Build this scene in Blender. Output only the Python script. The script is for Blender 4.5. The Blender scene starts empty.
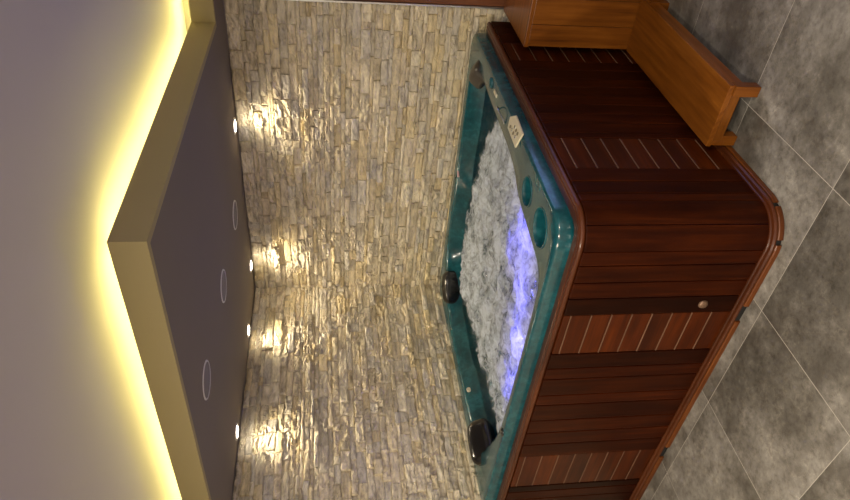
import bpy, math, random
from mathutils import Vector, Matrix, noise
import numpy as np
random.seed(7)
SC = bpy.context.scene
COL = SC.collection
PI = math.pi

# ------------------------------------------------------------------ measures
CX, CY, CZ = 3.864, -4.082, 1.729                    # eye
WX, WY = 0.232, -0.245                               # planes of the two stone walls
HS, HU, HC = 2.299, 2.419, 2.52                      # soffit, top of its fascia, upper ceiling
FX, FY, F3 = 2.470, -2.387, -0.600                   # edges of the dropped soffit
XR, YF = 5.6, -6.2                                   # far sides of the room
FACE_X, FACE_Y = 2.455, -2.290                       # cabinet faces
TILE, GX, GY = 0.6, 2.679, -2.39

# ------------------------------------------------------------------ materials
def mat(name):
    m = bpy.data.materials.new(name); m.use_nodes = True
    nt = m.node_tree; b = nt.nodes['Principled BSDF']
    return m, nt, b
def N(nt, t, **kw):
    n = nt.nodes.new(t)
    for k, v in kw.items():
        if k in n.inputs: n.inputs[k].default_value = v
        else: setattr(n, k, v)
    return n
def L(nt, a, b): nt.links.new(a, b)
def ramp(nt, fac, stops):
    r = nt.nodes.new('ShaderNodeValToRGB'); e = r.color_ramp.elements
    while len(e) < len(stops): e.new(0.5)
    for i, (p, c) in enumerate(stops):
        e[i].position = p; e[i].color = tuple(c) + (1,)
    L(nt, fac, r.inputs[0]); return r.outputs[0]
def bump(nt, b, h, strength, dist):
    n = N(nt, 'ShaderNodeBump'); n.inputs['Strength'].default_value = strength
    n.inputs['Distance'].default_value = dist
    L(nt, h, n.inputs['Height']); L(nt, n.outputs[0], b.inputs['Normal']); return n
def noise_tex(nt, vec, scale, detail=4, rough=.55):
    n = N(nt, 'ShaderNodeTexNoise'); n.inputs['Scale'].default_value = scale
    n.inputs['Detail'].default_value = detail; n.inputs['Roughness'].default_value = rough
    if vec is not None: L(nt, vec, n.inputs['Vector'])
    return n.outputs['Fac']
def mapping(nt, vec, sc):
    m = N(nt, 'ShaderNodeMapping'); m.inputs['Scale'].default_value = sc
    L(nt, vec, m.inputs['Vector']); return m.outputs[0]
def mixc(nt, fac, a, b, mode='MIX'):
    m = nt.nodes.new('ShaderNodeMix'); m.data_type = 'RGBA'; m.blend_type = mode
    for s, v in ((m.inputs[0], fac), (m.inputs[6], a), (m.inputs[7], b)):
        if hasattr(v, 'is_linked'): L(nt, v, s)
        elif isinstance(v, (int, float)): s.default_value = v
        else: s.default_value = tuple(v) + (1,)
    return m.outputs[2]
def math_(nt, op, a, b=None, clamp=False):
    m = N(nt, 'ShaderNodeMath'); m.operation = op; m.use_clamp = clamp
    for i, v in enumerate((a, b)):
        if v is None: continue
        if hasattr(v, 'is_linked'): L(nt, v, m.inputs[i])
        else: m.inputs[i].default_value = v
    return m.outputs[0]

def wood(name, dark, mid, light, rough=.38, coat=.25, spec=.28):
    m, nt, b = mat(name)
    g = N(nt, 'ShaderNodeAttribute'); g.attribute_name = 'gc'
    t = N(nt, 'ShaderNodeAttribute'); t.attribute_name = 'tone'
    f = noise_tex(nt, mapping(nt, g.outputs['Vector'], (2.2, 38, 1)), 1, 6, .65)
    f2 = noise_tex(nt, mapping(nt, g.outputs['Vector'], (3, 7, 1)), 1, 3)
    f = math_(nt, 'ADD', math_(nt, 'MULTIPLY', f, .65), math_(nt, 'MULTIPLY', f2, .35))
    c = ramp(nt, f, [(.30, dark), (.5, mid), (.72, light)])
    hs = N(nt, 'ShaderNodeHueSaturation'); L(nt, c, hs.inputs['Color'])
    L(nt, t.outputs['Fac'], hs.inputs['Value'])
    L(nt, hs.outputs[0], b.inputs['Base Color'])
    b.inputs['Roughness'].default_value = rough
    b.inputs['Coat Weight'].default_value = coat; b.inputs['Coat Roughness'].default_value = .22
    b.inputs['Specular IOR Level'].default_value = spec
    bump(nt, b, f, .25, .002)
    return m
M_CAB = wood('dark_red_cedar', (.012, .0016, .0002), (.027, .0042, .0004), (.060, .0108, .0009), .42, .0, .10)
M_SLAT = wood('cedar_slat', (.015, .0022, .0003), (.044, .0075, .0006), (.092, .018, .0014), .36, .0, .2)
M_BEAD = wood('worn_bare_wood', (.07, .034, .018), (.13, .068, .040), (.22, .12, .075), .5, 0)  # pale tone for the highlights painted along the slat edges
M_TRIM = wood('cedar_trim', (.030, .0065, .0018), (.075, .018, .0045), (.14, .040, .012), .34, .2)
M_BASE = wood('cedar_skirting', (.05, .012, .002), (.115, .030, .004), (.19, .062, .010), .42, .1)
M_STEP = wood('orange_pine', (.090, .024, .0022), (.175, .052, .004), (.27, .092, .010), .40, .12)
M_WPAN = wood('door_wood', (.12, .04, .018), (.2, .07, .03), (.28, .11, .045), .4, .2)

def plain(name, col, rough=.5, metal=0, coat=0, spec=.5):
    m, nt, b = mat(name)
    b.inputs['Base Color'].default_value = tuple(col) + (1,)
    b.inputs['Roughness'].default_value = rough; b.inputs['Metallic'].default_value = metal
    b.inputs['Coat Weight'].default_value = coat; b.inputs['Specular IOR Level'].default_value = spec
    tc = N(nt, 'ShaderNodeTexCoord')
    bump(nt, b, noise_tex(nt, tc.outputs['Object'], 60, 3), .05, .002)
    return m
M_BLACK = plain('black_void', (.004, .004, .004), .8)
M_METAL = plain('brushed_metal', (.55, .55, .56), .35, 1)
M_BRASS = plain('knob_metal', (.20, .12, .075), .45, .5)
M_PILLOW = plain('black_pillow', (.008, .007, .0065), .22, 0, .5)
M_PILLOW2 = plain('worn_brown_pillow', (.028, .022, .019), .38, 0, .2)
M_CREAM = plain('cream_plastic', (.66, .60, .42), .35)
M_CREAMD = plain('cream_plastic_button', (.20, .17, .10), .4)
M_CHROME = plain('chrome', (.75, .78, .8), .12, 1)
M_PINK = plain('pink_valve_plastic', (.6, .38, .4), .4)
M_WHITE = plain('white_enamel', (.72, .7, .68), .45)
M_GRILLE = plain('grey_grille', (.20, .18, .185), .7)
M_PLASTER = plain('taupe_plaster', (.30, .27, .25), .85, 0, 0, .2)

def paint(name, col):
    m, nt, b = mat(name)
    tc = N(nt, 'ShaderNodeTexCoord')
    f = noise_tex(nt, tc.outputs['Object'], 1.6, 3)
    L(nt, mixc(nt, f, [c * .96 for c in col], [min(1, c * 1.03) for c in col]), b.inputs['Base Color'])
    b.inputs['Roughness'].default_value = .9; b.inputs['Specular IOR Level'].default_value = .15
    bump(nt, b, noise_tex(nt, tc.outputs['Object'], 180, 2), .08, .001)
    return m
M_CEIL = paint('white_ceiling_paint', (.56, .525, .57))
M_SOFFIT = paint('taupe_soffit_paint', (.215, .185, .155))
M_FASCIA = paint('ochre_fascia_paint', (.40, .34, .185))  # yellow glow of the cove is put into the fascia colour

def emis(name, col, s):
    m, nt, b = mat(name)
    b.inputs['Base Color'].default_value = (0, 0, 0, 1)
    b.inputs['Emission Color'].default_value = tuple(col) + (1,)
    b.inputs['Emission Strength'].default_value = s
    return m
M_LED = emis('yellow_led', (1.0, .86, .26), 52)
M_SPOT = emis('lit_lens', (1, .88, .68), 30)
M_BLUE = emis('blue_underwater_led', (.10, .06, 1.0), 25)
M_ROOM = emis('warm_room_lamp', (1, .86, .68), 20)  # glow of the added ambient fill lamps

# acrylic shell
def acrylic():
    m, nt, b = mat('teal_marbled_acrylic')
    tc = N(nt, 'ShaderNodeTexCoord')
    f = noise_tex(nt, tc.outputs['Object'], 7, 8, .65)
    f2 = noise_tex(nt, tc.outputs['Object'], 34, 5, .7)
    f = math_(nt, 'ADD', math_(nt, 'MULTIPLY', f, .6), math_(nt, 'MULTIPLY', f2, .4))
    c = ramp(nt, f, [(.33, (.003, .036, .048)), (.5, (.006, .074, .092)), (.66, (.024, .15, .175))])
    L(nt, c, b.inputs['Base Color'])
    b.inputs['Roughness'].default_value = .2
    b.inputs['Coat Weight'].default_value = .28; b.inputs['Coat Roughness'].default_value = .07; b.inputs['Coat IOR'].default_value = 1.55
    bump(nt, b, noise_tex(nt, tc.outputs['Object'], 55, 4), .16, .004)
    return m
M_SHELL = acrylic()

def stone():
    m, nt, b = mat('split_face_stone')
    c0 = N(nt, 'ShaderNodeAttribute'); c0.attribute_name = 'scol'
    g = N(nt, 'ShaderNodeAttribute'); g.attribute_name = 'gc'
    f = noise_tex(nt, mapping(nt, g.outputs['Vector'], (9, 30, 14)), 1, 7, .7)
    f2 = noise_tex(nt, mapping(nt, g.outputs['Vector'], (28, 90, 50)), 1, 5, .7)
    k = ramp(nt, f, [(.32, (.55, .52, .50)), (.5, (.94, .93, .91)), (.68, (1.22, 1.21, 1.17))])
    c = mixc(nt, 1.0, c0.outputs['Color'], k, 'MULTIPLY')
    c = mixc(nt, math_(nt, 'MULTIPLY', math_(nt, 'GREATER_THAN', f2, .62), .22), c, (.42, .32, .20))
    L(nt, c, b.inputs['Base Color'])
    b.inputs['Roughness'].default_value = .95; b.inputs['Specular IOR Level'].default_value = .08
    h = math_(nt, 'ADD', f, math_(nt, 'MULTIPLY', f2, .6))
    bump(nt, b, h, .9, .009)
    return m
M_STONE = stone()

def floor_mat():
    m, nt, b = mat('grey_cement_tile')
    tc = N(nt, 'ShaderNodeTexCoord'); s = N(nt, 'ShaderNodeSeparateXYZ'); L(nt, tc.outputs['Object'], s.inputs[0])
    ux = math_(nt, 'DIVIDE', math_(nt, 'SUBTRACT', s.outputs[0], GX), TILE)
    uy = math_(nt, 'DIVIDE', math_(nt, 'SUBTRACT', s.outputs[1], GY), TILE)
    fx, fy = math_(nt, 'FLOOR', ux), math_(nt, 'FLOOR', uy)
    def edge(u):
        fr = math_(nt, 'FRACT', u)
        return math_(nt, 'MINIMUM', fr, math_(nt, 'SUBTRACT', 1.0, fr))
    d = math_(nt, 'MULTIPLY', math_(nt, 'MINIMUM', edge(ux), edge(uy)), TILE)
    grout = math_(nt, 'LESS_THAN', d, .0012)
    cb = N(nt, 'ShaderNodeCombineXYZ'); L(nt, fx, cb.inputs[0]); L(nt, fy, cb.inputs[1])
    wn = N(nt, 'ShaderNodeTexWhiteNoise'); L(nt, cb.outputs[0], wn.inputs['Vector'])
    sc = N(nt, 'ShaderNodeVectorMath'); sc.operation = 'SCALE'; L(nt, wn.outputs['Color'], sc.inputs[0]); sc.inputs['Scale'].default_value = 20
    ad = N(nt, 'ShaderNodeVectorMath'); ad.operation = 'ADD'; L(nt, tc.outputs['Object'], ad.inputs[0]); L(nt, sc.outputs[0], ad.inputs[1])
    f = noise_tex(nt, ad.outputs[0], 2.0, 12, .60)
    f2 = noise_tex(nt, ad.outputs[0], 6.5, 12, .74)
    base = ramp(nt, f, [(.36, (.085, .079, .068)), (.47, (.128, .119, .104)), (.52, (.162, .152, .135)), (.62, (.225, .214, .194))])
    dust = ramp(nt, f2, [(.40, (.72, .70, .68)), (.50, (.93, .92, .90)), (.56, (1.08, 1.07, 1.05)), (.66, (1.42, 1.42, 1.40))])
    f3 = noise_tex(nt, ad.outputs[0], 26, 10, .8)
    speck = ramp(nt, f3, [(.36, (.72, .70, .68)), (.48, (.96, .96, .95)), (.60, (1.0, 1.0, 1.0)), (.70, (1.35, 1.34, 1.32))])
    vein = math_(nt, 'ABSOLUTE', math_(nt, 'SUBTRACT', noise_tex(nt, ad.outputs[0], 3.1, 8, .65), .5))
    vn = ramp(nt, vein, [(0.0, (1.22, 1.21, 1.18)), (.012, (1, 1, 1)), (.08, (.96, .96, .96))])
    c = mixc(nt, 1.0, base, dust, 'MULTIPLY'); c = mixc(nt, 1.0, c, speck, 'MULTIPLY'); c = mixc(nt, 1.0, c, vn, 'MULTIPLY')
    c = mixc(nt, grout, c, (.42, .39, .34))
    L(nt, c, b.inputs['Base Color'])
    L(nt, math_(nt, 'ADD', math_(nt, 'MULTIPLY', f2, .35), .22), b.inputs['Roughness'])
    h = math_(nt, 'SUBTRACT', math_(nt, 'MULTIPLY', f2, .25), grout)
    bump(nt, b, h, .3, .002)
    return m
M_FLOOR = floor_mat()

def water_mat():
    m, nt, b = mat('foaming_spa_water'); nt.nodes.remove(b)
    out = nt.nodes['Material Output']
    a = N(nt, 'ShaderNodeAttribute'); a.attribute_name = 'foam'
    tc = N(nt, 'ShaderNodeTexCoord')
    def nz(sc, det, ro, dist, off):
        mp = N(nt, 'ShaderNodeMapping'); mp.inputs['Location'].default_value = (off, off, 0); L(nt, tc.outputs['Object'], mp.inputs['Vector'])
        n = N(nt, 'ShaderNodeTexNoise'); L(nt, mp.outputs[0], n.inputs['Vector'])
        for k_, v_ in (('Scale', sc), ('Detail', det), ('Roughness', ro), ('Distortion', dist)): n.inputs[k_].default_value = v_
        return n.outputs['Fac']
    big = nz(5, 5, .6, .6, 3); fine = nz(19, 12, .74, .9, 7)
    f = math_(nt, 'ADD', math_(nt, 'MULTIPLY', big, .45), math_(nt, 'MULTIPLY', fine, .55))
    k = math_(nt, 'ADD', math_(nt, 'MULTIPLY', math_(nt, 'SUBTRACT', f, .5), 7.0), math_(nt, 'SUBTRACT', math_(nt, 'MULTIPLY', a.outputs['Fac'], 1.42), .80), True)
    k = math_(nt, 'ADD', math_(nt, 'MULTIPLY', k, .72), math_(nt, 'MULTIPLY', math_(nt, 'POWER', a.outputs['Fac'], 3.0), .22), True)
    bm = N(nt, 'ShaderNodeBump'); bm.inputs['Strength'].default_value = .8; bm.inputs['Distance'].default_value = .03
    L(nt, f, bm.inputs['Height'])
    df = N(nt, 'ShaderNodeBsdfDiffuse'); df.inputs['Color'].default_value = (.82, .90, 1.0, 1)
    L(nt, bm.outputs[0], df.inputs['Normal'])
    tl = N(nt, 'ShaderNodeBsdfTranslucent'); tl.inputs['Color'].default_value = (.85, .88, .95, 1)
    m1 = N(nt, 'ShaderNodeMixShader'); m1.inputs[0].default_value = .26
    L(nt, df.outputs[0], m1.inputs[1]); L(nt, tl.outputs[0], m1.inputs[2])
    gl = N(nt, 'ShaderNodeBsdfGlossy'); gl.inputs['Roughness'].default_value = .12
    L(nt, bm.outputs[0], gl.inputs['Normal'])
    m2 = N(nt, 'ShaderNodeMixShader'); m2.inputs[0].default_value = .07
    L(nt, m1.outputs[0], m2.inputs[1]); L(nt, gl.outputs[0], m2.inputs[2])
    tr = N(nt, 'ShaderNodeBsdfTransparent'); tr.inputs['Color'].default_value = (.78, .93, .94, 1)
    fr = N(nt, 'ShaderNodeFresnel'); fr.inputs['IOR'].default_value = 1.33; L(nt, bm.outputs[0], fr.inputs['Normal'])
    m3 = N(nt, 'ShaderNodeMixShader'); L(nt, fr.outputs[0], m3.inputs[0])
    L(nt, tr.outputs[0], m3.inputs[1]); L(nt, gl.outputs[0], m3.inputs[2])
    m4 = N(nt, 'ShaderNodeMixShader'); L(nt, k, m4.inputs[0])
    L(nt, m3.outputs[0], m4.inputs[1]); L(nt, m2.outputs[0], m4.inputs[2])
    L(nt, m4.outputs[0], out.inputs['Surface'])
    return m
M_WATER = water_mat()
def glass_mat():
    m, nt, b = mat('window_glass')  # glass of the assumed, unseen window
    nt.nodes.remove(b); out = nt.nodes['Material Output']
    t = N(nt, 'ShaderNodeBsdfTransparent'); t.inputs['Color'].default_value = (.93, .96, 1, 1)
    g = N(nt, 'ShaderNodeBsdfGlossy'); g.inputs['Roughness'].default_value = .02
    m_ = N(nt, 'ShaderNodeMixShader'); m_.inputs[0].default_value = .08
    L(nt, t.outputs[0], m_.inputs[1]); L(nt, g.outputs[0], m_.inputs[2]); L(nt, m_.outputs[0], out.inputs['Surface'])
    return m
M_GLASS = glass_mat()

# ------------------------------------------------------------------ builders
class MB:
    def __init__(s): s.v = []; s.f = []; s.t = []; s.g = []; s.c = []; s.mi = []; s.cur = 0; s.m2 = None
    def add(s, vs, fs, tone=1.0, gc=None, col=None):
        o = len(s.v); s.v += [tuple(p) for p in vs]; s.f += [tuple(i + o for i in f) for f in fs]; s.mi += [s.cur] * len(fs)
        s.t += [tone] * len(vs); s.g += list(gc) if gc else [(p[0], p[1], p[2]) for p in vs]
        s.c += [col or (1, 1, 1)] * len(vs)
    def box(s, lo, hi, along=2, tone=None, M=None):
        tone = tone if tone is not None else random.uniform(.78, 1.3)
        vs = [(x, y, z) for x in (lo[0], hi[0]) for y in (lo[1], hi[1]) for z in (lo[2], hi[2])]
        fs = [(0, 1, 3, 2), (4, 6, 7, 5), (0, 4, 5, 1), (2, 3, 7, 6), (0, 2, 6, 4), (1, 5, 7, 3)]
        r = random.uniform(0, 50)
        oth = [i for i in range(3) if i != along]
        gc = [(p[along] + r, p[oth[0]] + p[oth[1]] + r, r) for p in vs]
        if M: vs = [M @ Vector(p) for p in vs]
        s.add(vs, fs, tone, gc)
    def sweep(s, prof, path, tone=1.0, closed_prof=True, caps=True):
        """prof: (offset outward, z); path: (x, y, nx, ny)"""
        n = len(prof); o = len(s.v); r = random.uniform(0, 50); dist = 0; vs = []; gc = []
        for i, (x, y, nx, ny) in enumerate(path):
            if i: dist += math.hypot(x - path[i-1][0], y - path[i-1][1])
            for (d, z) in prof:
                vs.append((x + nx * d, y + ny * d, z)); gc.append((dist + r, d + z + r, r))
        fs = []
        for i in range(len(path) - 1):
            for j in range(n if closed_prof else n - 1):
                k = (j + 1) % n
                fs.append((i*n+j, i*n+k, (i+1)*n+k, (i+1)*n+j))
        if caps: fs.append(tuple(range(n))[::-1]); fs.append(tuple((len(path)-1)*n + j for j in range(n)))
        s.add(vs, fs, tone, gc)
    def lathe(s, prof, M=None, seg=32, tone=1.0):
        vs = []; fs = []
        for (r, z) in prof:
            for k in range(seg):
                a = 2*PI*k/seg; vs.append(Vector((r*math.cos(a), r*math.sin(a), z)))
        n = len(prof)
        for i in range(n-1):
            for k in range(seg):
                l = (k+1) % seg
                fs.append((i*seg+k, i*seg+l, (i+1)*seg+l, (i+1)*seg+k))
        if prof[0][0] < .01: fs.append(tuple(range(seg))[::-1])
        if prof[-1][0] < .01: fs.append(tuple((n-1)*seg+k for k in range(seg)))
        if M: vs = [M @ p for p in vs]
        s.add(vs, fs, tone)
    def tube(s, pts, r, seg=10):
        pts = [Vector(p) for p in pts]; vs = []; fs = []
        for i, p in enumerate(pts):
            t = (pts[min(i+1, len(pts)-1)] - pts[max(i-1, 0)]).normalized()
            a = t.cross(Vector((0, 0, 1)));
            if a.length < .01: a = t.cross(Vector((1, 0, 0)))
            a.normalize(); b = t.cross(a)
            for k in range(seg):
                q = 2*PI*k/seg; vs.append(p + a*r*math.cos(q) + b*r*math.sin(q))
        for i in range(len(pts)-1):
            for k in range(seg):
                l = (k+1) % seg; fs.append((i*seg+k, i*seg+l, (i+1)*seg+l, (i+1)*seg+k))
        fs.append(tuple(range(seg))); fs.append(tuple((len(pts)-1)*seg+k for k in range(seg))[::-1])
        s.add(vs, fs)
    def build(s, name, m, parent=None, bevel=0, smooth=False, fixn=True):
        me = bpy.data.meshes.new(name); me.from_pydata(s.v, [], s.f); me.update()
        if fixn:
            import bmesh
            b = bmesh.new(); b.from_mesh(me); bmesh.ops.recalc_face_normals(b, faces=b.faces); b.to_mesh(me); b.free()
        a = me.attributes.new('tone', 'FLOAT', 'POINT'); a.data.foreach_set('value', s.t)
        a = me.attributes.new('gc', 'FLOAT_VECTOR', 'POINT'); a.data.foreach_set('vector', [q for g in s.g for q in g])
        a = me.attributes.new('scol', 'FLOAT_COLOR', 'POINT'); a.data.foreach_set('color', [q for c in s.c for q in (*c, 1)])
        me.materials.append(m)
        if s.m2: me.materials.append(s.m2); me.polygons.foreach_set('material_index', s.mi)
        o = bpy.data.objects.new(name, me); COL.objects.link(o)
        if parent:
            o.parent = parent; o.matrix_parent_inverse = Matrix.Translation(-Vector(parent.location))
        if smooth:
            me.polygons.foreach_set('use_smooth', [True] * len(me.polygons))
        if bevel:
            bv = o.modifiers.new('b', 'BEVEL'); bv.width = bevel; bv.segments = 2; bv.limit_method = 'ANGLE'; bv.angle_limit = math.radians(40)
        return o
def tag(o, label, cat, group=None, kind=None):
    if label: o['label'] = label
    if cat: o['category'] = cat
    if group: o['group'] = group
    if kind: o['kind'] = kind
    return o
def struct(o, label=None, cat=None):
    o['kind'] = 'structure'
    if label: o['label'] = label
    if cat: o['category'] = cat
    return o
def empty(name, loc, label, cat, group=None):
    o = bpy.data.objects.new(name, None); o.empty_display_size = .1; o.location = loc
    COL.objects.link(o); return tag(o, label, cat, group)

# ------------------------------------------------------------------ room shell
b = MB(); b.box((WX-.1, YF-.1, -.08), (XR+.1, WY+.1, 0)); struct(b.build('floor', M_FLOOR), 'grey cement look floor tiles with thin pale joints', 'floor')
b = MB(); b.box((WX-.1, YF-.1, HC), (XR+.1, WY+.1, HC+.1)); struct(b.build('ceiling', M_CEIL), 'pale upper ceiling lit yellow along the dropped soffit', 'ceiling')
b = MB(); b.box((XR, YF, 0), (XR+.1, WY, HC)); struct(b.build('wall_east', M_PLASTER), 'plain plaster wall behind the viewer, right side', 'wall')
b = MB(); b.box((WX-.1, YF-.1, 0), (XR+.1, YF, HC)); struct(b.build('wall_south', M_PLASTER), 'plain plaster wall behind the viewer', 'wall')

def stone_wall(name, length, height, place, seed, label):
    """place(s, d, z) -> world point; s along the wall from the room corner, d out of it"""
    rnd = random.Random(seed); b = MB()
    def wz(a, c): return .006*noise.noise(Vector((a*17, c*13, seed))) + .004*noise.noise(Vector((a*60, c*40, seed)))
    pal = [(.74, .67, .52), (.78, .72, .59), (.70, .65, .53), (.76, .67, .47), (.67, .63, .54), (.84, .79, .66), (.76, .69, .56), (.66, .60, .47), (.70, .67, .61)]
    z = 0.0
    while z < height - .004:
        h = rnd.choice((.024, .03, .036, .044, .052, .06)); h = min(h, height - z)
        if height - z - h < .015: h = height - z
        s = -rnd.uniform(0, .15)
        while s < length:
            w = rnd.uniform(.05, .26) * (1.15 if h < .04 else .9); e = min(s + w, length); s0 = max(s, 0)
            if length - e < .03: e = length
            if e - s0 < .01: s = e; continue
            depth = rnd.choice((.006, .010, .014, .018, .022, .026)) + rnd.uniform(-.003, .003)
            nx = max(3, int((e - s0) / .011)); nz = max(3, int(h / .009))
            tx, tz = rnd.uniform(-.006, .006), rnd.uniform(-.006, .006)
            c = rnd.choice(pal); kk = rnd.uniform(.97, 1.15); c = (c[0] * kk, c[1] * kk * .98, c[2] * kk * .91); r = rnd.uniform(0, 90)
            vs = []; gc = []; fs = []
            rough = rnd.choice((.004, .007, .010, .014))
            for i in range(nx + 1):
                for j in range(nz + 1):
                    u, v = i / nx, j / nz
                    ss = s0 + (e - s0) * u; zz = z + h * v
                    q = Vector((ss * 16 + r, zz * 42, r))
                    d = depth + tx * (u - .5) + tz * (v - .5) + rough * noise.noise(q) + rough * (.5 - abs(noise.noise(q * 1.6)) * 1.3) + rough * .5 * noise.noise(q * 3.1)
                    ed = (i in (0, nx)) or (j in (0, nz))
                    if ed:
                        d -= .0045 + .004 * noise.noise(q * 1.7)
                        if i == 0: ss += .001
                        if i == nx: ss -= .001
                        if j == 0: zz += .0012
                        if j == nz: zz -= .0012
                    d = max(d, .002)
                    zz = min(max(zz + wz(ss, zz), 0), height)
                    vs.append(place(ss, d, zz)); gc.append((ss + r, zz, r))
            for i in range(nx):
                for j in range(nz):
                    a = i*(nz+1)+j; fs.append((a, a+nz+1, a+nz+2, a+1))
            # skirt back to the wall
            ring = [i*(nz+1) for i in range(nx+1)] + [nx*(nz+1)+j for j in range(1, nz+1)] + [i*(nz+1)+nz for i in range(nx-1, -1, -1)] + [j for j in range(nz-1, 0, -1)]
            o = len(vs)
            for k in ring:
                u_, v_ = divmod(k, nz+1)
                vs.append(place(s0 + (e-s0)*u_/nx, -.01, z + h*v_/nz)); gc.append(gc[k])
            for k in range(len(ring)):
                l = (k+1) % len(ring); fs.append((ring[l], ring[k], o+k, o+l))
            b.add(vs, fs, 1, gc, c)
            s = e
        z += h
    # solid wall behind the stones
    p0, p1 = place(0, -.10, 0), place(length, -.008, height)
    b.add([place(a, d, zz) for a in (-.10, length) for d in (-.10, -.006) for zz in (0, height)], [(0, 1, 3, 2), (4, 6, 7, 5), (0, 4, 5, 1), (2, 3, 7, 6), (0, 2, 6, 4), (1, 5, 7, 3)], 1, None, (.10, .085, .065))
    o = b.build(name, M_STONE, fixn=False); return struct(o, label, 'wall')
STX = 2.490                                           # the stone ends here, at a metal edge strip
stone_wall('wall_right', STX - WX, HS - .004, lambda s, d, z: (WX + s, WY - d, z), 3, 'split-face beige stone wall behind the tub, right of the corner')
stone_wall('wall_left', WY - (YF), HS - .004, lambda s, d, z: (WX + d, WY - s, z), 5, 'split-face beige stone wall left of the room corner')
b = MB(); b.box((WX-.1, YF, HS-.004), (WX+.01, WY+.1, HC)); b.box((WX+.01, WY-.01, HS-.004), (STX, WY+.1, HC)); struct(b.build('wall_upper', M_PLASTER), 'plaster above the stone, inside the ceiling void', 'wall')
b = MB(); b.box((STX, WY-.046, 0), (STX+.010, WY+.02, HS)); struct(b.build('trim_1', M_METAL), 'narrow metal strip closing the stone wall edge', 'trim')
# wooden wall with an assumed window, added for bluish light, further right (beyond the picture)
b = MB(); WL, WR, WB, WT = 3.35, 4.75, .25, 2.0
x = STX + .010
while x < WL - .001:
    e = min(x + .11, WL); b.box((x, WY-.03, 0), (e, WY+.1, HC)); x = e
x = WR
while x < XR - .001:
    e = min(x + .11, XR); b.box((x, WY-.03, 0), (e, WY+.1, HC)); x = e
x = WL
while x < WR - .001:
    e = min(x + .14, WR); b.box((x, WY-.03, 0), (e, WY+.1, WB)); b.box((x, WY-.03, WT), (e, WY+.1, HC)); x = e
struct(b.build('wall_north', M_WPAN, bevel=.003), 'brown wooden boarding right of the stone wall', 'wall')
b = MB()
for lo, hi in (((WL, WB), (WL+.05, WT)), ((WR-.05, WB), (WR, WT)), ((WL, WB), (WR, WB+.05)), ((WL, WT-.05), (WR, WT)), (((WL+WR)/2-.025, WB), ((WL+WR)/2+.025, WT))):
    b.box((lo[0], WY-.01, lo[1]), (hi[0], WY+.06, hi[1]))
wf = struct(b.build('window_1', M_WHITE), 'assumed window added in the wooden wall for bluish light, outside the picture', 'window')  # unseen window, assumed as the source of the bluish reflections
b = MB(); b.box((WL+.05, WY+.02, WB+.05), (WR-.05, WY+.026, WT-.05)); g_ = b.build('pane', M_GLASS, wf); g_['kind'] = 'structure'  # glass filling the assumed window

# dropped soffit: a shallow tray with an upstand fascia
b = MB()
t = .03
def slab(x0, x1, y0, y1, z0, z1): b.box((x0, y0, z0), (x1, y1, z1), tone=1)
SO = MB()
SO.box((WX, FY+t, HS), (FX-t, WY, HS+t), tone=1); SO.box((FX-t, F3+t, HS), (XR, WY, HS+t), tone=1)
so = struct(SO.build('ceiling_soffit', M_SOFFIT), 'dropped soffit over the tub with round fittings', 'ceiling')
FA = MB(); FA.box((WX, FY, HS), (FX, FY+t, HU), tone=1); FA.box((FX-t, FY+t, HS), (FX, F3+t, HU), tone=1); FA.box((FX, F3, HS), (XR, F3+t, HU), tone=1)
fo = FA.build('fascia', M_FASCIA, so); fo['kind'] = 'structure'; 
# LED strips on the tray behind the fascia
def strip(lo, hi, label):
    q = MB(); q.box(lo, hi, tone=1)
    o = q.build('led_strip', M_LED); tag(o, label, 'light strip', 'yellow light strips in the ceiling cove'); return o
strip((WX+.05, FY+.225, HS+.085), (FX-.20, FY+.245, HS+.095), 'yellow light strip hidden above the left soffit edge')
strip((FX-.205, FY+.26, HS+.085), (FX-.185, F3+.19, HS+.095), 'yellow light strip hidden above the right soffit edge')
strip((FX-.17, F3+.205, HS+.085), (XR-.1, F3+.225, HS+.095), 'yellow light strip above the soffit edge at far right')
LB = MB()
LB.box((WX+.05, FY+.20, HS+t), (FX-.20, FY+.26, HS+.085), tone=1); LB.box((FX-.22, FY+.261, HS+t), (FX-.17, F3+.19, HS+.085), tone=1); LB.box((FX-.22, F3+.191, HS+t), (XR-.1, F3+.24, HS+.085), tone=1)
lo_ = LB.build('cove_ledge', M_SOFFIT, so); lo_['kind'] = 'structure'

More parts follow.
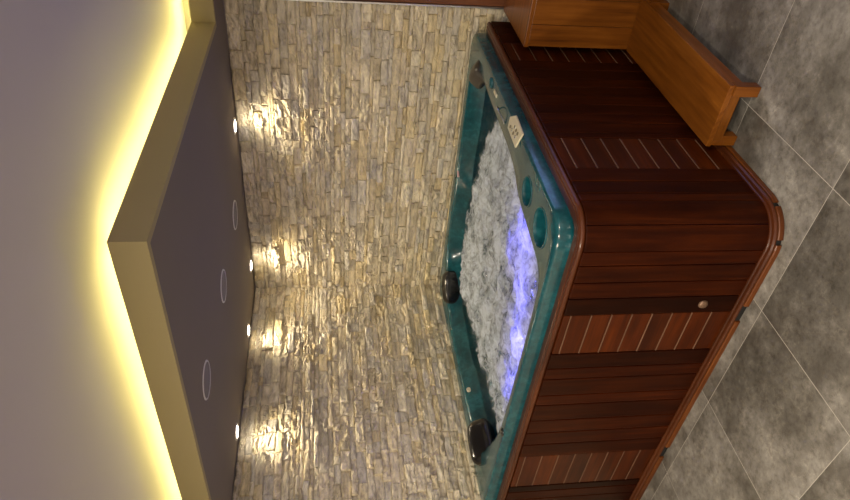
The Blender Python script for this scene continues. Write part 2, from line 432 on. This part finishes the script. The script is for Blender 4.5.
# recessed spots and round speakers
def lamp(name, typ, loc, energy, col, target=None, **kw):
    l = bpy.data.lights.new(name, typ); l.energy = energy; l.color = col
    for k, v in kw.items(): setattr(l, k, v)
    o = bpy.data.objects.new(name, l); o.location = loc; COL.objects.link(o)
    if target is not None:
        o.rotation_euler = (Vector(target) - Vector(loc)).to_track_quat('-Z', 'Y').to_euler()
    return o
SP = [(1.725, WY-.115, 0), (.565, WY-.115, 0), (WX+.115, -.800, 1), (WX+.115, -1.635, 1)]
names = ['lit recessed spotlight above right stone wall, farthest from the corner', 'lit recessed spotlight on right wall side of the corner',
         'lit recessed spotlight on left wall side of the corner', 'lit recessed spotlight above left stone wall, farthest from the corner']
SPX = [(1.655, 0), (.465, 0), (-.77, 1), (-1.60, 1)]
for (x, y, side), nm in zip(SP, names):
    e = empty('recessed_spotlight', (x, y, HS), nm, 'spotlight', 'lit spotlights along the stone walls')
    q = MB(); q.lathe([(.036, -.004), (.050, -.005), (.053, 0), (.053, .001), (.036, .001)], Matrix.Translation((x, y, HS-.0005))); q.build('bezel', M_WHITE, e, smooth=False)
    q = MB(); q.lathe([(.001, -.006), (.030, -.0065), (.037, -.003), (.037, 0)], Matrix.Translation((x, y, HS-.001))); q.build('lens', M_SPOT, e)
    tgt = (x, y, HS-1.0)
    lamp('spot_beam', 'SPOT', (x, y, HS-.012), 20, (1, .83, .58), tgt, spot_size=math.radians(125), spot_blend=1.0, shadow_soft_size=.045)
for (x, y), nm in (((1.322, -.740), 'round ceiling speaker nearest the stone walls'), ((1.320, -1.374), 'round ceiling speaker in the middle of the row of three'), ((1.354, -2.044), 'round ceiling speaker nearest the yellow lit soffit edge')):
    e = empty('ceiling_speaker', (x, y, HS), nm, 'ceiling speaker', 'round fittings in the soffit')
    q = MB(); q.lathe([(.084, -.003), (.090, -.004), (.093, 0), (.093, .001), (.084, .001)], Matrix.Translation((x, y, HS-.0005)), 40); q.build('rim', M_WHITE, e)
    q = MB(); q.lathe([(.001, -.0015), (.060, -.0015), (.0835, -.001), (.0835, 0)], Matrix.Translation((x, y, HS-.001)), 40); q.build('grille', M_GRILLE, e)

# ------------------------------------------------------------------ hot tub
tub = empty('hot_tub', (1.34, -1.27, 0), 'teal hot tub in dark red wood cabinet, bubbling below the stone walls', 'hot tub')
PX0, PY0 = .262, -.385                                # back sides of the tub
def outline(off=0.0, r=.14, step=8):
    """cabinet side path: back of right face -> round corner -> back of left face"""
    cx, cy = FACE_X - r, FACE_Y + r; p = [(FACE_X, PY0, 1, 0)]
    for k in range(9): p.append((FACE_X, PY0 + (cy - PY0) * (k+1)/9, 1, 0))
    for k in range(1, 12):
        a = -PI/2 * k/12; p.append((cx + r*math.cos(a), cy + r*math.sin(a), math.cos(a), math.sin(a)))
    for k in range(12): p.append((cx + (PX0 - cx) * k/11, FACE_Y, 0, -1))
    return p
Z0, Z1 = .030, .782
TH = .018
# right face boards
def face_panel(name, segs, face, dark_at=()):
    q = MB()
    for (a, c_, kind) in segs:
        pass
def vboard(q, face, a, c_, tone=None, z0=Z0, z1=Z1):
    lo, hi = min(a, c_) + .002, max(a, c_) - .002
    if face == 'R': q.box((FACE_X - TH, lo, z0), (FACE_X, hi, z1), 2, tone)
    else: q.box((lo, FACE_Y, z0), (hi, FACE_Y + TH, z1), 2, tone)
def hcolumn(q, face, a, c_, top=.735, pitch=.089):
    lo, hi = min(a, c_) + .002, max(a, c_) - .002; z = Z1; zs = [Z1]
    zz = top
    while zz > Z0 + .02: zs.append(zz); zz -= pitch
    zs.append(Z0)
    for i in range(len(zs)-1):
        z1, z0 = zs[i] - .003, zs[i+1] + .003
        if i:                                        # pale strip in every joint, painting the bright slat edge highlight
            q.cur = 1; q.m2 = M_BEAD  # pale tone of the painted edge highlight
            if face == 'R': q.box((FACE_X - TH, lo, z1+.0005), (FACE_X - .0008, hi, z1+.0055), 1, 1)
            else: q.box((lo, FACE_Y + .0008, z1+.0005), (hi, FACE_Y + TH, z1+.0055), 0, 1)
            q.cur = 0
        if face == 'R': q.box((FACE_X - TH, lo, z0), (FACE_X - .003, hi, z1), 1)
        else: q.box((lo, FACE_Y + .003, z0), (hi, FACE_Y + TH, z1), 0)
def back(q, face, a, c_):
    lo, hi = min(a, c_), max(a, c_)
    if face == 'R': q.box((FACE_X - TH - .012, lo, Z0), (FACE_X - TH + .002, hi, Z1), 2, .18)
    else: q.box((lo, FACE_Y + TH - .002, Z0), (hi, FACE_Y + TH + .012, Z1), 2, .18)
def vset(face, cuts, tones=None):
    q = MB()
    for i in range(len(cuts)-1): vboard(q, face, cuts[i], cuts[i+1], tones[i] if tones else None)
    back(q, face, cuts[0], cuts[-1]); return q.build('side_panel', M_CAB, tub, bevel=.004)
vset('R', [PY0, -.47, -.58, -.698], [.8, .9, .85])
vset('R', [-.908, -1.01, -1.108, -1.20, -1.289, -1.381, -1.469, -1.553, -1.643, -1.686], [1.0, .8, 1.0, .85, 1.05, .9, 1.1, .95, 1.0])
vset('R', [-1.924, -2.018, -2.100, -2.150], [1.1, .9, 1.15])
vset('L', [2.315, 2.244, 2.155, 2.068, 1.972], [1.15, .9, 1.05, .45])
vset('L', [1.734, 1.637, 1.563, 1.445, 1.373, 1.252, 1.150, 1.05, .941], [.6, 1.0, .8, 1.25, .8, 1.0, 1.1, .9])
vset('L', [.656, .60, .52, .43, .34, PX0], [.45, 1.0, .8, 1, .9])
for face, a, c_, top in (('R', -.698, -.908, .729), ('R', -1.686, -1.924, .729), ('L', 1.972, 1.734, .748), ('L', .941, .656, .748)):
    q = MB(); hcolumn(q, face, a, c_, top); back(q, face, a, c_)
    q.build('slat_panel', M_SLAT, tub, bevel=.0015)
# curved corner boards
op = outline(); 
def arc_board(a0, a1, tone):
    r = .14; cx, cy = FACE_X - r, FACE_Y + r; pth = []
    for k in range(9):
        a = -(a0 + (a1 - a0) * k/8); pth.append((cx + r*math.cos(a), cy + r*math.sin(a), math.cos(a), math.sin(a)))
    q.sweep([(-TH, Z0), (0, Z0), (0, Z1), (-TH, Z1)], pth, tone)
q = MB(); arc_board(.012, PI/4-.008, 1.0); arc_board(PI/4+.008, PI/2-.012, .95)
# make the grain of the corner boards run upright
q.g = [(p[2] + 3, math.atan2(p[1] - FACE_Y, p[0] - FACE_X) * .1 + 7, 1) for p in q.v]
q.build('corner_panel', M_CAB, tub, bevel=.002)
# top rail, bullnose
prof = [(-.082, .775), (-.082, .799), (-.060, .802), (-.036, .803), (-.033, .802), (-.030, .7995), (-.026, .802)]
for k in range(9):
    a = PI/2 - PI * k/8; prof.append((-.018 + .012*math.cos(a), .791 + .012*math.sin(a)))
prof += [(-.020, .776), (-.03, .774)]
q = MB(); q.sweep(prof, op, 1.0); q.build('top_rail', M_TRIM, tub, smooth=False, bevel=0)
# base: roll moulding over a skirting board broken by drain gaps
prof = [(-.01, .0235), (.024, .0235), (.0285, .026), (.028, .031), (.022, .036), (.010, .0385), (.006, .042), (-.004, .042), (-.01, .042)]
q = MB(); q.sweep(prof, op, .8); q.build('base_moulding', M_TRIM, tub)
def seg(path, s0, s1):
    out = []; d = 0
    for i in range(len(path)-1):
        a, c_ = path[i], path[i+1]; l = math.hypot(c_[0]-a[0], c_[1]-a[1]); n = 1 + int(l/.05)
        for k in range(n):
            t_ = k/n; dd = d + l*t_
            if s0 <= dd <= s1: out.append(tuple(a[j] + (c_[j]-a[j])*t_ for j in range(4)))
        d += l
    return out
tot = sum(math.hypot(op[i+1][0]-op[i][0], op[i+1][1]-op[i][1]) for i in range(len(op)-1))
s_c = abs(PY0) and (PY0 - (FACE_Y + .14))             # length of the straight right side
arc = PI/2*.14
g1 = s_c + arc + (2.315 - 2.02); g2 = s_c + arc + (2.315 - .97)
cuts = [(0, s_c*.55), (s_c*.55+.003, s_c+arc*.22), (s_c+arc*.22+.004, s_c+arc*.78), (s_c+arc*.78+.004, g1), (g1+.04, g2), (g2+.04, tot)]
fine = []
for (a, c_) in cuts:
    q = MB(); pp = seg(op, a, c_)
    q.sweep([(-.02, .0), (.032, .0), (.034, .003), (.034, .020), (.031, .0232), (-.02, .0232)], pp, random.uniform(.85, 1.15)); q.build('skirting', M_BASE, tub)
q = MB(); q.sweep([(-.05, .001), (.024, .001), (.024, .0225), (-.05, .0225)], op, .2); q.build('plinth', M_BLACK, tub)
# round cap on the dark board
M_ = Matrix.Translation((2.024, FACE_Y, .188)) @ Matrix.Rotation(PI/2, 4, 'X')
q = MB(); q.lathe([(.001, .012), (.010, .0115), (.017, .009), (.021, .003), (.021, -.003), (.001, -.003)], M_, 24); kb = q.build('knob', M_BRASS, tub, smooth=True); kb['label'] = 'round metal cap on the dark board'

# acrylic shell, lofted ring by ring
CC = Vector((1.28, -1.26))
def poly_radius(poly, ang):
    d = Vector((math.cos(ang), math.sin(ang))); best = None
    for i in range(len(poly)):
        a = Vector(poly[i]) - CC; e = Vector(poly[(i+1) % len(poly)]) - Vector(poly[i])
        den = d.x * e.y - d.y * e.x
        if abs(den) < 1e-9: continue
        t_ = (a.x * e.y - a.y * e.x) / den; u = (a.x * d.y - a.y * d.x) / den
        if t_ > 0 and -1e-6 <= u <= 1 + 1e-6: best = t_ if best is None else min(best, t_)
    return best
def rrect(x0, x1, y0, y1, rs):
    """rs: radii for (x1,y1),(x0,y1),(x0,y0),(x1,y0)"""
    out = []
    for (cx, cy, r, a0) in ((x1, y1, rs[0], 0), (x0, y1, rs[1], PI/2), (x0, y0, rs[2], PI), (x1, y0, rs[3], 1.5*PI)):
        sx = -1 if cx == x1 else 1; sy = -1 if cy == y1 else 1
        for k in range(13):
            a = a0 + PI/2*k/12; out.append((cx + sx*r + r*math.cos(a), cy + sy*r + r*math.sin(a)))
    return out
OUT = rrect(PX0+.002, 2.380, -2.212, -.294, (.10, .10, .10, .12))
def chaikin(p, n=3):
    for _ in range(n):
        o = []
        for i in range(len(p)):
            a, c_ = Vector(p[i]), Vector(p[(i+1) % len(p)]); o += [tuple(a*.75 + c_*.25), tuple(a*.25 + c_*.75)]
        p = o
    return p
INN = chaikin([(2.225, -.95), (2.215, -1.52), (2.125, -1.66), (2.10, -1.93), (2.07, -2.13), (1.9, -2.158), (1.2, -2.155), (.92, -2.14), (.66, -2.04), (.45, -1.98), (.385, -1.6), (.355, -1.05), (.37, -.72), (.60, -.42), (.95, -.375), (1.25, -.39), (1.5, -.385), (1.98, -.375), (2.20, -.395), (2.25, -.62)])
NA = 420
angs = [2*PI*k/NA for k in range(NA)]
RO = [poly_radius(OUT, a) for a in angs]; RI = [poly_radius(INN, a) for a in angs]
def lumps(a, r):                                     # moulded seat backs: soft ribs round the wall
    return .5 + .5*math.sin(a * 14 + 1.2*math.sin(a*3))
rings = []
def ring(f): rings.append([f(i) for i in range(NA)])
P_ = lambda i, r, z: (CC.x + r*math.cos(angs[i]), CC.y + r*math.sin(angs[i]), z)
ring(lambda i: P_(i, RO[i]-.030, .780))
ring(lambda i: P_(i, RO[i]-.002, .780))
ring(lambda i: P_(i, RO[i], .800))
ring(lambda i: P_(i, RO[i]-.004, .846))
ring(lambda i: P_(i, RO[i]-.009, .857))
ring(lambda i: P_(i, RO[i]-.020, .862))
ring(lambda i: P_(i, (RO[i]-.024)*.75 + RI[i]*.25, .861))
ring(lambda i: P_(i, RO[i]*.35 + RI[i]*.65, .860))
ring(lambda i: P_(i, RI[i]+.006, .860))
ring(lambda i: P_(i, RI[i]-.004, .855))
ring(lambda i: P_(i, RI[i]-.012, .842))
ring(lambda i: P_(i, RI[i]-.018 - .012*lumps(angs[i], 0), .812))
ring(lambda i: P_(i, RI[i]-.022 - .030*lumps(angs[i], 0), .780))
ring(lambda i: P_(i, RI[i]-.035 - .034*lumps(angs[i], 0), .740))
ring(lambda i: P_(i, RI[i]-.070 - .034*lumps(angs[i], 0), .680))
ring(lambda i: P_(i, RI[i]-.115 - .02*lumps(angs[i], 0), .650))
ring(lambda i: P_(i, RI[i]-.155, .630))
ring(lambda i: P_(i, RI[i]-.44, .615))
ring(lambda i: P_(i, RI[i]-.48, .590))
ring(lambda i: P_(i, RI[i]-.50, .10))
ring(lambda i: P_(i, .06, .09))
q = MB(); vs = [p for r in rings for p in r]; fs = []
for k in range(len(rings)-1):
    for i in range(NA):
        j = (i+1) % NA; fs.append((k*NA+i, k*NA+j, (k+1)*NA+j, (k+1)*NA+i))
fs.append(tuple((len(rings)-1)*NA + i for i in range(NA)))
q.add(vs, fs)
shell = q.build('shell', M_SHELL, tub, smooth=True)
shell['label'] = 'teal marbled acrylic shell'
# cut the two round wells into the front deck
CUPS = [(2.218, -2.015, .086), (2.232, -1.775, .068)]
import bmesh
for (x, y, r) in CUPS:
    bmc = bmesh.new(); bmesh.ops.create_cone(bmc, cap_ends=True, segments=48, radius1=r*.9, radius2=r, depth=.3, matrix=Matrix.Translation((x, y, .80)))
    mc = bpy.data.meshes.new('c'); bmc.to_mesh(mc); bmc.free(); oc = bpy.data.objects.new('c', mc); COL.objects.link(oc)
    bo = shell.modifiers.new('cut', 'BOOLEAN'); bo.operation = 'DIFFERENCE'; bo.object = oc; bo.solver = 'EXACT'
    shell.modifiers[-1].use_self = False
for md in list(shell.modifiers): shell.modifiers.remove(md)
for o in [o for o in bpy.data.objects if o.name.startswith('c') and o.data and o.data.name.startswith('c') and len(o.name) <= 5]:
    if o.name == 'c' or o.name.startswith('c.'): bpy.data.objects.remove(o)
# open sheet: delete the deck faces inside each circle and stitch a well instead
bmx = bmesh.new(); bmx.from_mesh(shell.data)
for (x, y, r) in CUPS:
    for ax in range(24):                              # score the circle into the deck
        a = 2*PI*ax/24
        co = Vector((x + r*math.cos(a), y + r*math.sin(a), .86)); no = Vector((math.cos(a), math.sin(a), 0))
        gs = [f for f in bmx.faces if abs(f.calc_center_median().z - .861) < .012 and (f.calc_center_median().xy - Vector((x, y))).length < r + .05]
        ge = {e for f in gs for e in f.edges}; gv = {v for f in gs for v in f.verts}
        bmesh.ops.bisect_plane(bmx, geom=list(gs) + list(ge) + list(gv), plane_co=co, plane_no=no)
    dl = [f for f in bmx.faces if abs(f.calc_center_median().z - .861) < .012 and (f.calc_center_median().xy - Vector((x, y))).length < r*.985]
    bmesh.ops.delete(bmx, geom=dl, context='FACES')
bmx.to_mesh(shell.data); bmx.free()
shell.data.polygons.foreach_set('use_smooth', [True]*len(shell.data.polygons))
for (x, y, r) in CUPS:
    q = MB(); q.lathe([(r+.004, .8605), (r+.003, .8635), (r-.001, .864), (r-.003, .860), (r-.005, .84), (r-.008, .76), (r-.014, .70), (r*.3, .692), (.001, .692)], Matrix.Translation((x, y, 0)), 48)
    cw = q.build('cup_well', M_SHELL, tub, smooth=True)
# headrests
def pillow(name, loc, size, rot, m, label, droop=.25):
    q = MB(); nx, ny = 20, 14; vs = []; fs = []
    def sup(u, v):
        e1, e2 = .55, .5
        cu, su, cv, sv = math.cos(u), math.sin(u), math.cos(v), math.sin(v)
        pw = lambda a, e: math.copysign(abs(a)**e, a)
        return Vector((size[0]*pw(sv, e1), size[1]*pw(cv, e1)*pw(cu, e2), size[2]*pw(cv, e1)*pw(su, e2)))
    for j in range(ny+1):
        v = -PI/2 + PI*j/ny
        for i in range(nx*2):
            p = sup(2*PI*i/(nx*2), v); p.z += -droop * (p.y/size[1])**2 * size[2] - .15*size[2]*(p.x/size[0])**2
            p.z += .04*size[2]*math.cos(p.x/size[0]*9)
            vs.append(p)
    w = nx*2
    for j in range(ny):
        for i in range(w): fs.append((j*w+i, j*w+(i+1) % w, (j+1)*w+(i+1) % w, (j+1)*w+i))
    Mx = Matrix.Translation(loc) @ Matrix.Rotation(rot[2], 4, 'Z') @ Matrix.Rotation(rot[0], 4, 'X')
    q.add([Mx @ p for p in vs], fs); o = q.build('headrest', m, tub, smooth=True); o['label'] = label; return o
pillow('h', (.500, -.565, .822), (.125, .082, .046), (-1.1, 0, math.radians(45)), M_PILLOW, 'black headrest in the far corner of the tub')
pillow('h', (.475, -1.880, .838), (.140, .082, .045), (-.9, 0, math.radians(262)), M_PILLOW, 'large glossy black headrest at the left end of the tub')
pillow('h', (2.205, -.495, .812), (.130, .085, .060), (.75, 0, math.radians(135)), M_PILLOW2, 'worn brown headrest in the right corner of the tub')
# top control panel and fittings on the right ledge
def on_deck(x, y, rz): return Matrix.Translation((x, y, .861)) @ Matrix.Rotation(rz, 4, 'Z')
q = MB(); Mx = on_deck(2.358, -1.460, 0) @ Matrix.Translation((0, 0, .002)) @ Matrix.Rotation(.25, 4, 'Y')
vsx = [(-.042, -.095), (.040, -.105), (.048, .050), (.010, .105), (-.036, .075)]
vs = [Mx @ Vector((x, y, 0)) for x, y in vsx] + [Mx @ Vector((x, y, .010)) for x, y in vsx]
q.add(vs, [tuple(range(5))[::-1], tuple(range(5, 10))] + [(i, (i+1) % 5, 5+(i+1) % 5, 5+i) for i in range(5)])
cp = q.build('control_panel', M_CREAM, tub, bevel=.004); cp['label'] = 'cream control panel with small buttons'
for k, (x, y) in enumerate([(-.012, .045), (-.012, .015), (-.012, -.015), (.012, .0), (.012, -.03), (-.010, -.05), (.012, -.06)]):
    q = MB(); q.lathe([(.0085, 0), (.0085, .003), (.006, .0045), (.001, .005)], Mx @ Matrix.Translation((x, y, .0095)), 14); q.build('button', M_CREAMD if k % 2 == 0 else M_CHROME, cp)
q = MB(); q.box((-.011, -.032, 0), (.011, .032, .009), M=on_deck(2.322, -1.030, 0), tone=1); q.build('air_valve', M_CREAM, tub, bevel=.008)['label'] = 'small cream air valve'
q = MB(); q.lathe([(.030, 0), (.030, .008), (.018, .014), (.001, .015)], on_deck(2.318, -.900, 0), 24); q.build('diverter_cap', M_SHELL, tub, smooth=True)
q = MB(); q.tube([(2.280 + .045 * math.sin(PI*k/14)**.8, -1.12 - .15*k/14, .862 + .028*math.sin(PI*k/14)) for k in range(15)], .0042); q.build('grab_handle', M_CHROME, tub, smooth=True)
# jets and small fittings on the inner wall
def wall_fit(px, py, z, r, name, m, lab=None, n=(0, -1)):
    Mx = Matrix.Translation((px, py, z)) @ Vector((n[0], n[1], .35)).to_track_quat('Z', 'Y').to_matrix().to_4x4()
    q = MB(); q.lathe([(r, -.012), (r, .004), (r*.8, .008), (r*.55, .003), (.001, .003)], Mx, 20); o = q.build(name, m, tub, smooth=True)
    if lab: o['label'] = lab
wall_fit(1.36, -.382, .850, .016, 'jet', M_PILLOW, 'dark jet nozzle')
wall_fit(.84, -.380, .850, .014, 'jet', M_PILLOW, 'dark jet nozzle')
wall_fit(.42, -1.45, .835, .014, 'jet', M_CREAM, 'cream jet nozzle', (1, 0))
wall_fit(.365, -.86, .845, .013, 'jet', M_CHROME, 'chrome jet nozzle', (1, 0))
q = MB(); q.box((-.008, -.022, 0), (.008, .022, .012), M=Matrix.Translation((1.405, -.40, .848)) @ Matrix.Rotation(-.7, 4, 'Z'), tone=1); q.build('valve_lever', M_PINK, tub, bevel=.004)
q = MB(); q.lathe([(.022, 0), (.022, .005), (.014, .010), (.001, .011)], on_deck(1.02, -2.186, 0), 20); q.build('cap', M_PILLOW, tub, smooth=True)['label'] = 'dark round cap on the ledge'
# underwater lamp on the inside of the front wall
for (px, py, nx_, ny_) in ((1.62, -2.085, 0, 1), (2.03, -1.80, -1, .2)):
    Mx = Matrix.Translation((px, py, .69)) @ Vector((nx_, ny_, .3)).to_track_quat('Z', 'Y').to_matrix().to_4x4()
    q = MB(); q.lathe([(.035, -.02), (.035, .004), (.025, .010), (.001, .012)], Mx, 24); q.build('underwater_light', M_BLUE, tub, smooth=True)['label'] = 'glowing blue underwater lamp'

# ------------------------------------------------------------------ water
FOAM = [(2.30, -.86), (2.07, -.76), (1.86, -.62), (1.66, -.52), (1.285, -.42), (.90, -.38), (.56, -.38), (.45, -.56), (.47, -.75), (.55, -1.05), (.53, -1.38), (.60, -1.67), (.50, -2.02), (.80, -2.2), (2.2, -2.2), (2.25, -1.5)]
FP = [Vector(p) for p in FOAM]
def sdf(p):
    ins = False; dm = 9
    for i in range(len(FP)):
        a, c_ = FP[i], FP[(i+1) % len(FP)]; e = c_ - a; t_ = max(0, min(1, (p-a).dot(e)/e.dot(e)))
        dm = min(dm, (p - a - e*t_).length)
        if (a.y > p.y) != (c_.y > p.y) and p.x < (c_.x-a.x)*(p.y-a.y)/(c_.y-a.y) + a.x: ins = not ins
    return dm if ins else -dm
WZ = .758; st = .0105
q = MB(); idx = {}; foam = []
nxw, nyw = int(2.1/st), int(1.95/st)
def inner_r(p):
    a = math.atan2(p.y-CC.y, p.x-CC.x) % (2*PI); i = a/(2*PI)*NA; i0 = int(i) % NA; return RI[i0]*(1-(i % 1)) + RI[(i0+1) % NA]*(i % 1)
vs = []; fs = []
for i in range(nxw):
    for j in range(nyw):
        p = Vector((.30 + i*st, -2.22 + j*st)); r = (p-CC).length; R = inner_r(p)
        if r > R - .008: continue
        f_ = sdf(p) ; q3 = Vector((p.x, p.y, 0))
        wob = .05*noise.noise(q3*9) + .025*noise.noise(q3*23)
        fm = max(0, min(1, (f_ + wob)/.10 + .25))
        wv = Vector((p.x*3.1, p.y*3.1, 5)); dx, dy = noise.noise(wv)*.16, noise.noise(wv + Vector((9, 4, 2)))*.16
        a1 = noise.noise(Vector(((p.x+dx)*7, (p.y+dy)*7, 2)))
        rid = 1 - abs(noise.noise(Vector(((p.x+dx)*11, (p.y+dy)*11, 3))))*2.4; rid2 = 1 - abs(noise.noise(Vector(((p.x-dy)*23, (p.y+dx)*23, 8))))*2
        h = fm*(.026*a1 + .017*rid + .008*rid2 + .003*noise.noise(q3*50) - .012) + (1-fm)*.004*noise.noise(q3*14)
        edge_ = min(1, max(0, (R - .03 - r)/.05)); h = h*(.35 + .65*edge_)
        idx[i, j] = len(vs); vs.append((p.x, p.y, WZ + h)); foam.append(fm)
for (i, j), a in idx.items():
    if (i+1, j) in idx and (i, j+1) in idx and (i+1, j+1) in idx: fs.append((a, idx[i+1, j], idx[i+1, j+1], idx[i, j+1]))
q.add(vs, fs); wo = q.build('spa_water', M_WATER, smooth=True)
at = wo.data.attributes.new('foam', 'FLOAT', 'POINT'); at.data.foreach_set('value', foam)
tag(wo, 'white bubbling water with blue glow filling the hot tub', 'water', kind='stuff')

# ------------------------------------------------------------------ wooden steps
SX0, SX1, SY0, SY1, SH = 2.492, 2.774, -1.812, -.834, .130
e = empty('wooden_step', ((SX0+SX1)/2, (SY0+SY1)/2, 0), 'low orange wooden step on the floor along the tub, open at its near end', 'step')
q = MB(); q.box((SX0, SY0, SH-.022), (SX1, SY1, SH), 1, 1.0); q.build('tread', M_STEP, e, bevel=.003)
q = MB(); q.box((SX1-.030, SY0+.002, SH-.078), (SX1-.004, SY1, SH-.022), 1, 1.15); q.build('front_board', M_STEP, e, bevel=.003)
q = MB(); q.box((SX0+.004, SY0+.002, SH-.078), (SX0+.028, SY1, SH-.022), 1, 1); q.build('back_board', M_STEP, e, bevel=.003)
q = MB(); q.box((SX0+.028, SY0+.002, SH-.064), (SX1-.030, SY0+.024, SH-.022), 0, .8); q.build('end_board', M_STEP, e, bevel=.003)
for (x, y) in ((SX0+.004, SY0+.003), (SX1-.044, SY0-.010), (SX0+.004, SY1-.06), (SX1-.044, SY1-.06)):
    q = MB(); q.box((x, y, 0), (x+.045, y+.045, SH-.022), 2, .95); q.build('leg', M_STEP, e, bevel=.002)
BX0, BX1, BY0, BY1, BH = 2.492, 3.15, -.832, -.320, .70
e = empty('wooden_step_box', ((BX0+BX1)/2, (BY0+BY1)/2, 0), 'tall orange wooden step box standing behind the low step, against the wall', 'step box')
q = MB(); q.box((BX0, BY0, BH-.022), (BX1, BY1, BH), 0, 1.1); q.build('top', M_STEP, e, bevel=.003)
q = MB(); x = BX0 + .004
for k, w in enumerate((.118, .135, .12, .11, .115, .11)):
    x1 = min(x + w, BX1-.004)
    if x1 > x: q.box((x+.001, BY0+.003, .004), (x1-.001, BY0+.022, BH-.022), 2, (1.0, .92, .75, .9, 1.05, .85)[k])
    x = x1
q.build('front_panel', M_STEP, e, bevel=.002)
for xa, xb in ((BX0+.003, BX0+.022), (BX1-.022, BX1-.003)):
    q = MB(); y = BY0 + .022
    for k in range(4):
        y1 = y + .113; q.box((xa, y+.0005, .004), (xb, min(y1, BY1)-.0005, BH-.022), 2); y = y1
    q.build('side_panel', M_STEP, e, bevel=.001)

# ------------------------------------------------------------------ lights
# unseen fill lamps added in the upper ceiling for ambient light around the viewer
RL = [(3.3, -5.0, 100, 'left'), (4.9, -4.0, 75, 'right'), (1.4, -4.6, 70, 'far left')]
for (x, y, w, nm) in RL:
    e = empty('ceiling_light', (x, y, HC), 'added round fill lamp in the ceiling behind the viewer, %s' % nm, 'ceiling light', 'added fill lights')
    q = MB(); q.lathe([(.12, -.010), (.14, -.012), (.15, 0), (.15, .001), (.12, .001)], Matrix.Translation((x, y, HC-.001)), 32); q.build('frame', M_WHITE, e)  # rim of the added fill lamp
    q = MB(); q.lathe([(.001, -.006), (.119, -.005), (.119, 0)], Matrix.Translation((x, y, HC-.002)), 32); q.build('diffuser', M_ROOM, e)  # glowing disc of the added fill lamp
    lamp('room_lamp', 'AREA', (x, y, HC-.02), w, (1, .88, .72), (x, y, 0), shape='DISK', size=.24)  # added ambient fill light
# blue lamps under the surface
for (x, y, w_) in ((1.86, -1.60, 7.0), (1.60, -1.76, 6.5), (1.32, -1.82, 6.0), (1.04, -1.88, 4.0), (1.66, -1.46, 2.0)):
    lamp('pool_led', 'SPOT', (x, y, .655), w_, (.15, .14, 1), (x, y, 1), spot_size=math.radians(165), spot_blend=1.0, shadow_soft_size=.04)
# assumed dusk light outside the assumed window
w = bpy.data.worlds.new('world'); SC.world = w; w.use_nodes = True
bg = w.node_tree.nodes['Background']; bg.inputs[0].default_value = (.34, .46, 1.0, 1); bg.inputs[1].default_value = .6
lamp('dusk_daylight', 'AREA', ((WL+WR)/2, WY+.35, 1.15), 12, (.42, .50, 1.0), ((WL+WR)/2, WY-3, .8), shape='RECTANGLE', size=1.3, size_y=1.6)  # added area light standing in for dusk through the assumed window

# ------------------------------------------------------------------ camera
F, yaw, pit, rol = 660.045, math.radians(40.406), math.radians(8.293), math.radians(-.72)
fw = Vector((-math.sin(yaw)*math.cos(pit), math.cos(yaw)*math.cos(pit), -math.sin(pit)))
rt = Vector((math.cos(yaw), math.sin(yaw), 0)); up = rt.cross(fw)
r2 = rt*math.cos(rol) + up*math.sin(rol); u2 = -rt*math.sin(rol) + up*math.cos(rol)
cam = bpy.data.cameras.new('camera'); co = bpy.data.objects.new('camera', cam); COL.objects.link(co)
X, Y, Z = -u2, r2, -fw                                # the photograph lies on its side
co.matrix_world = Matrix(((X.x, Y.x, Z.x, CX), (X.y, Y.y, Z.y, CY), (X.z, Y.z, Z.z, CZ), (0, 0, 0, 1)))
cam.sensor_fit = 'HORIZONTAL'; cam.sensor_width = 36; cam.lens = F/850*36; cam.clip_start = .05
SC.camera = co
SC.view_settings.view_transform = 'Standard'; SC.view_settings.look = 'None'; SC.view_settings.gamma = 1
SC.view_settings.exposure = 0.10
SC.cycles.use_denoising = True
SC.cycles.max_bounces = 8; SC.cycles.sample_clamp_indirect = 4
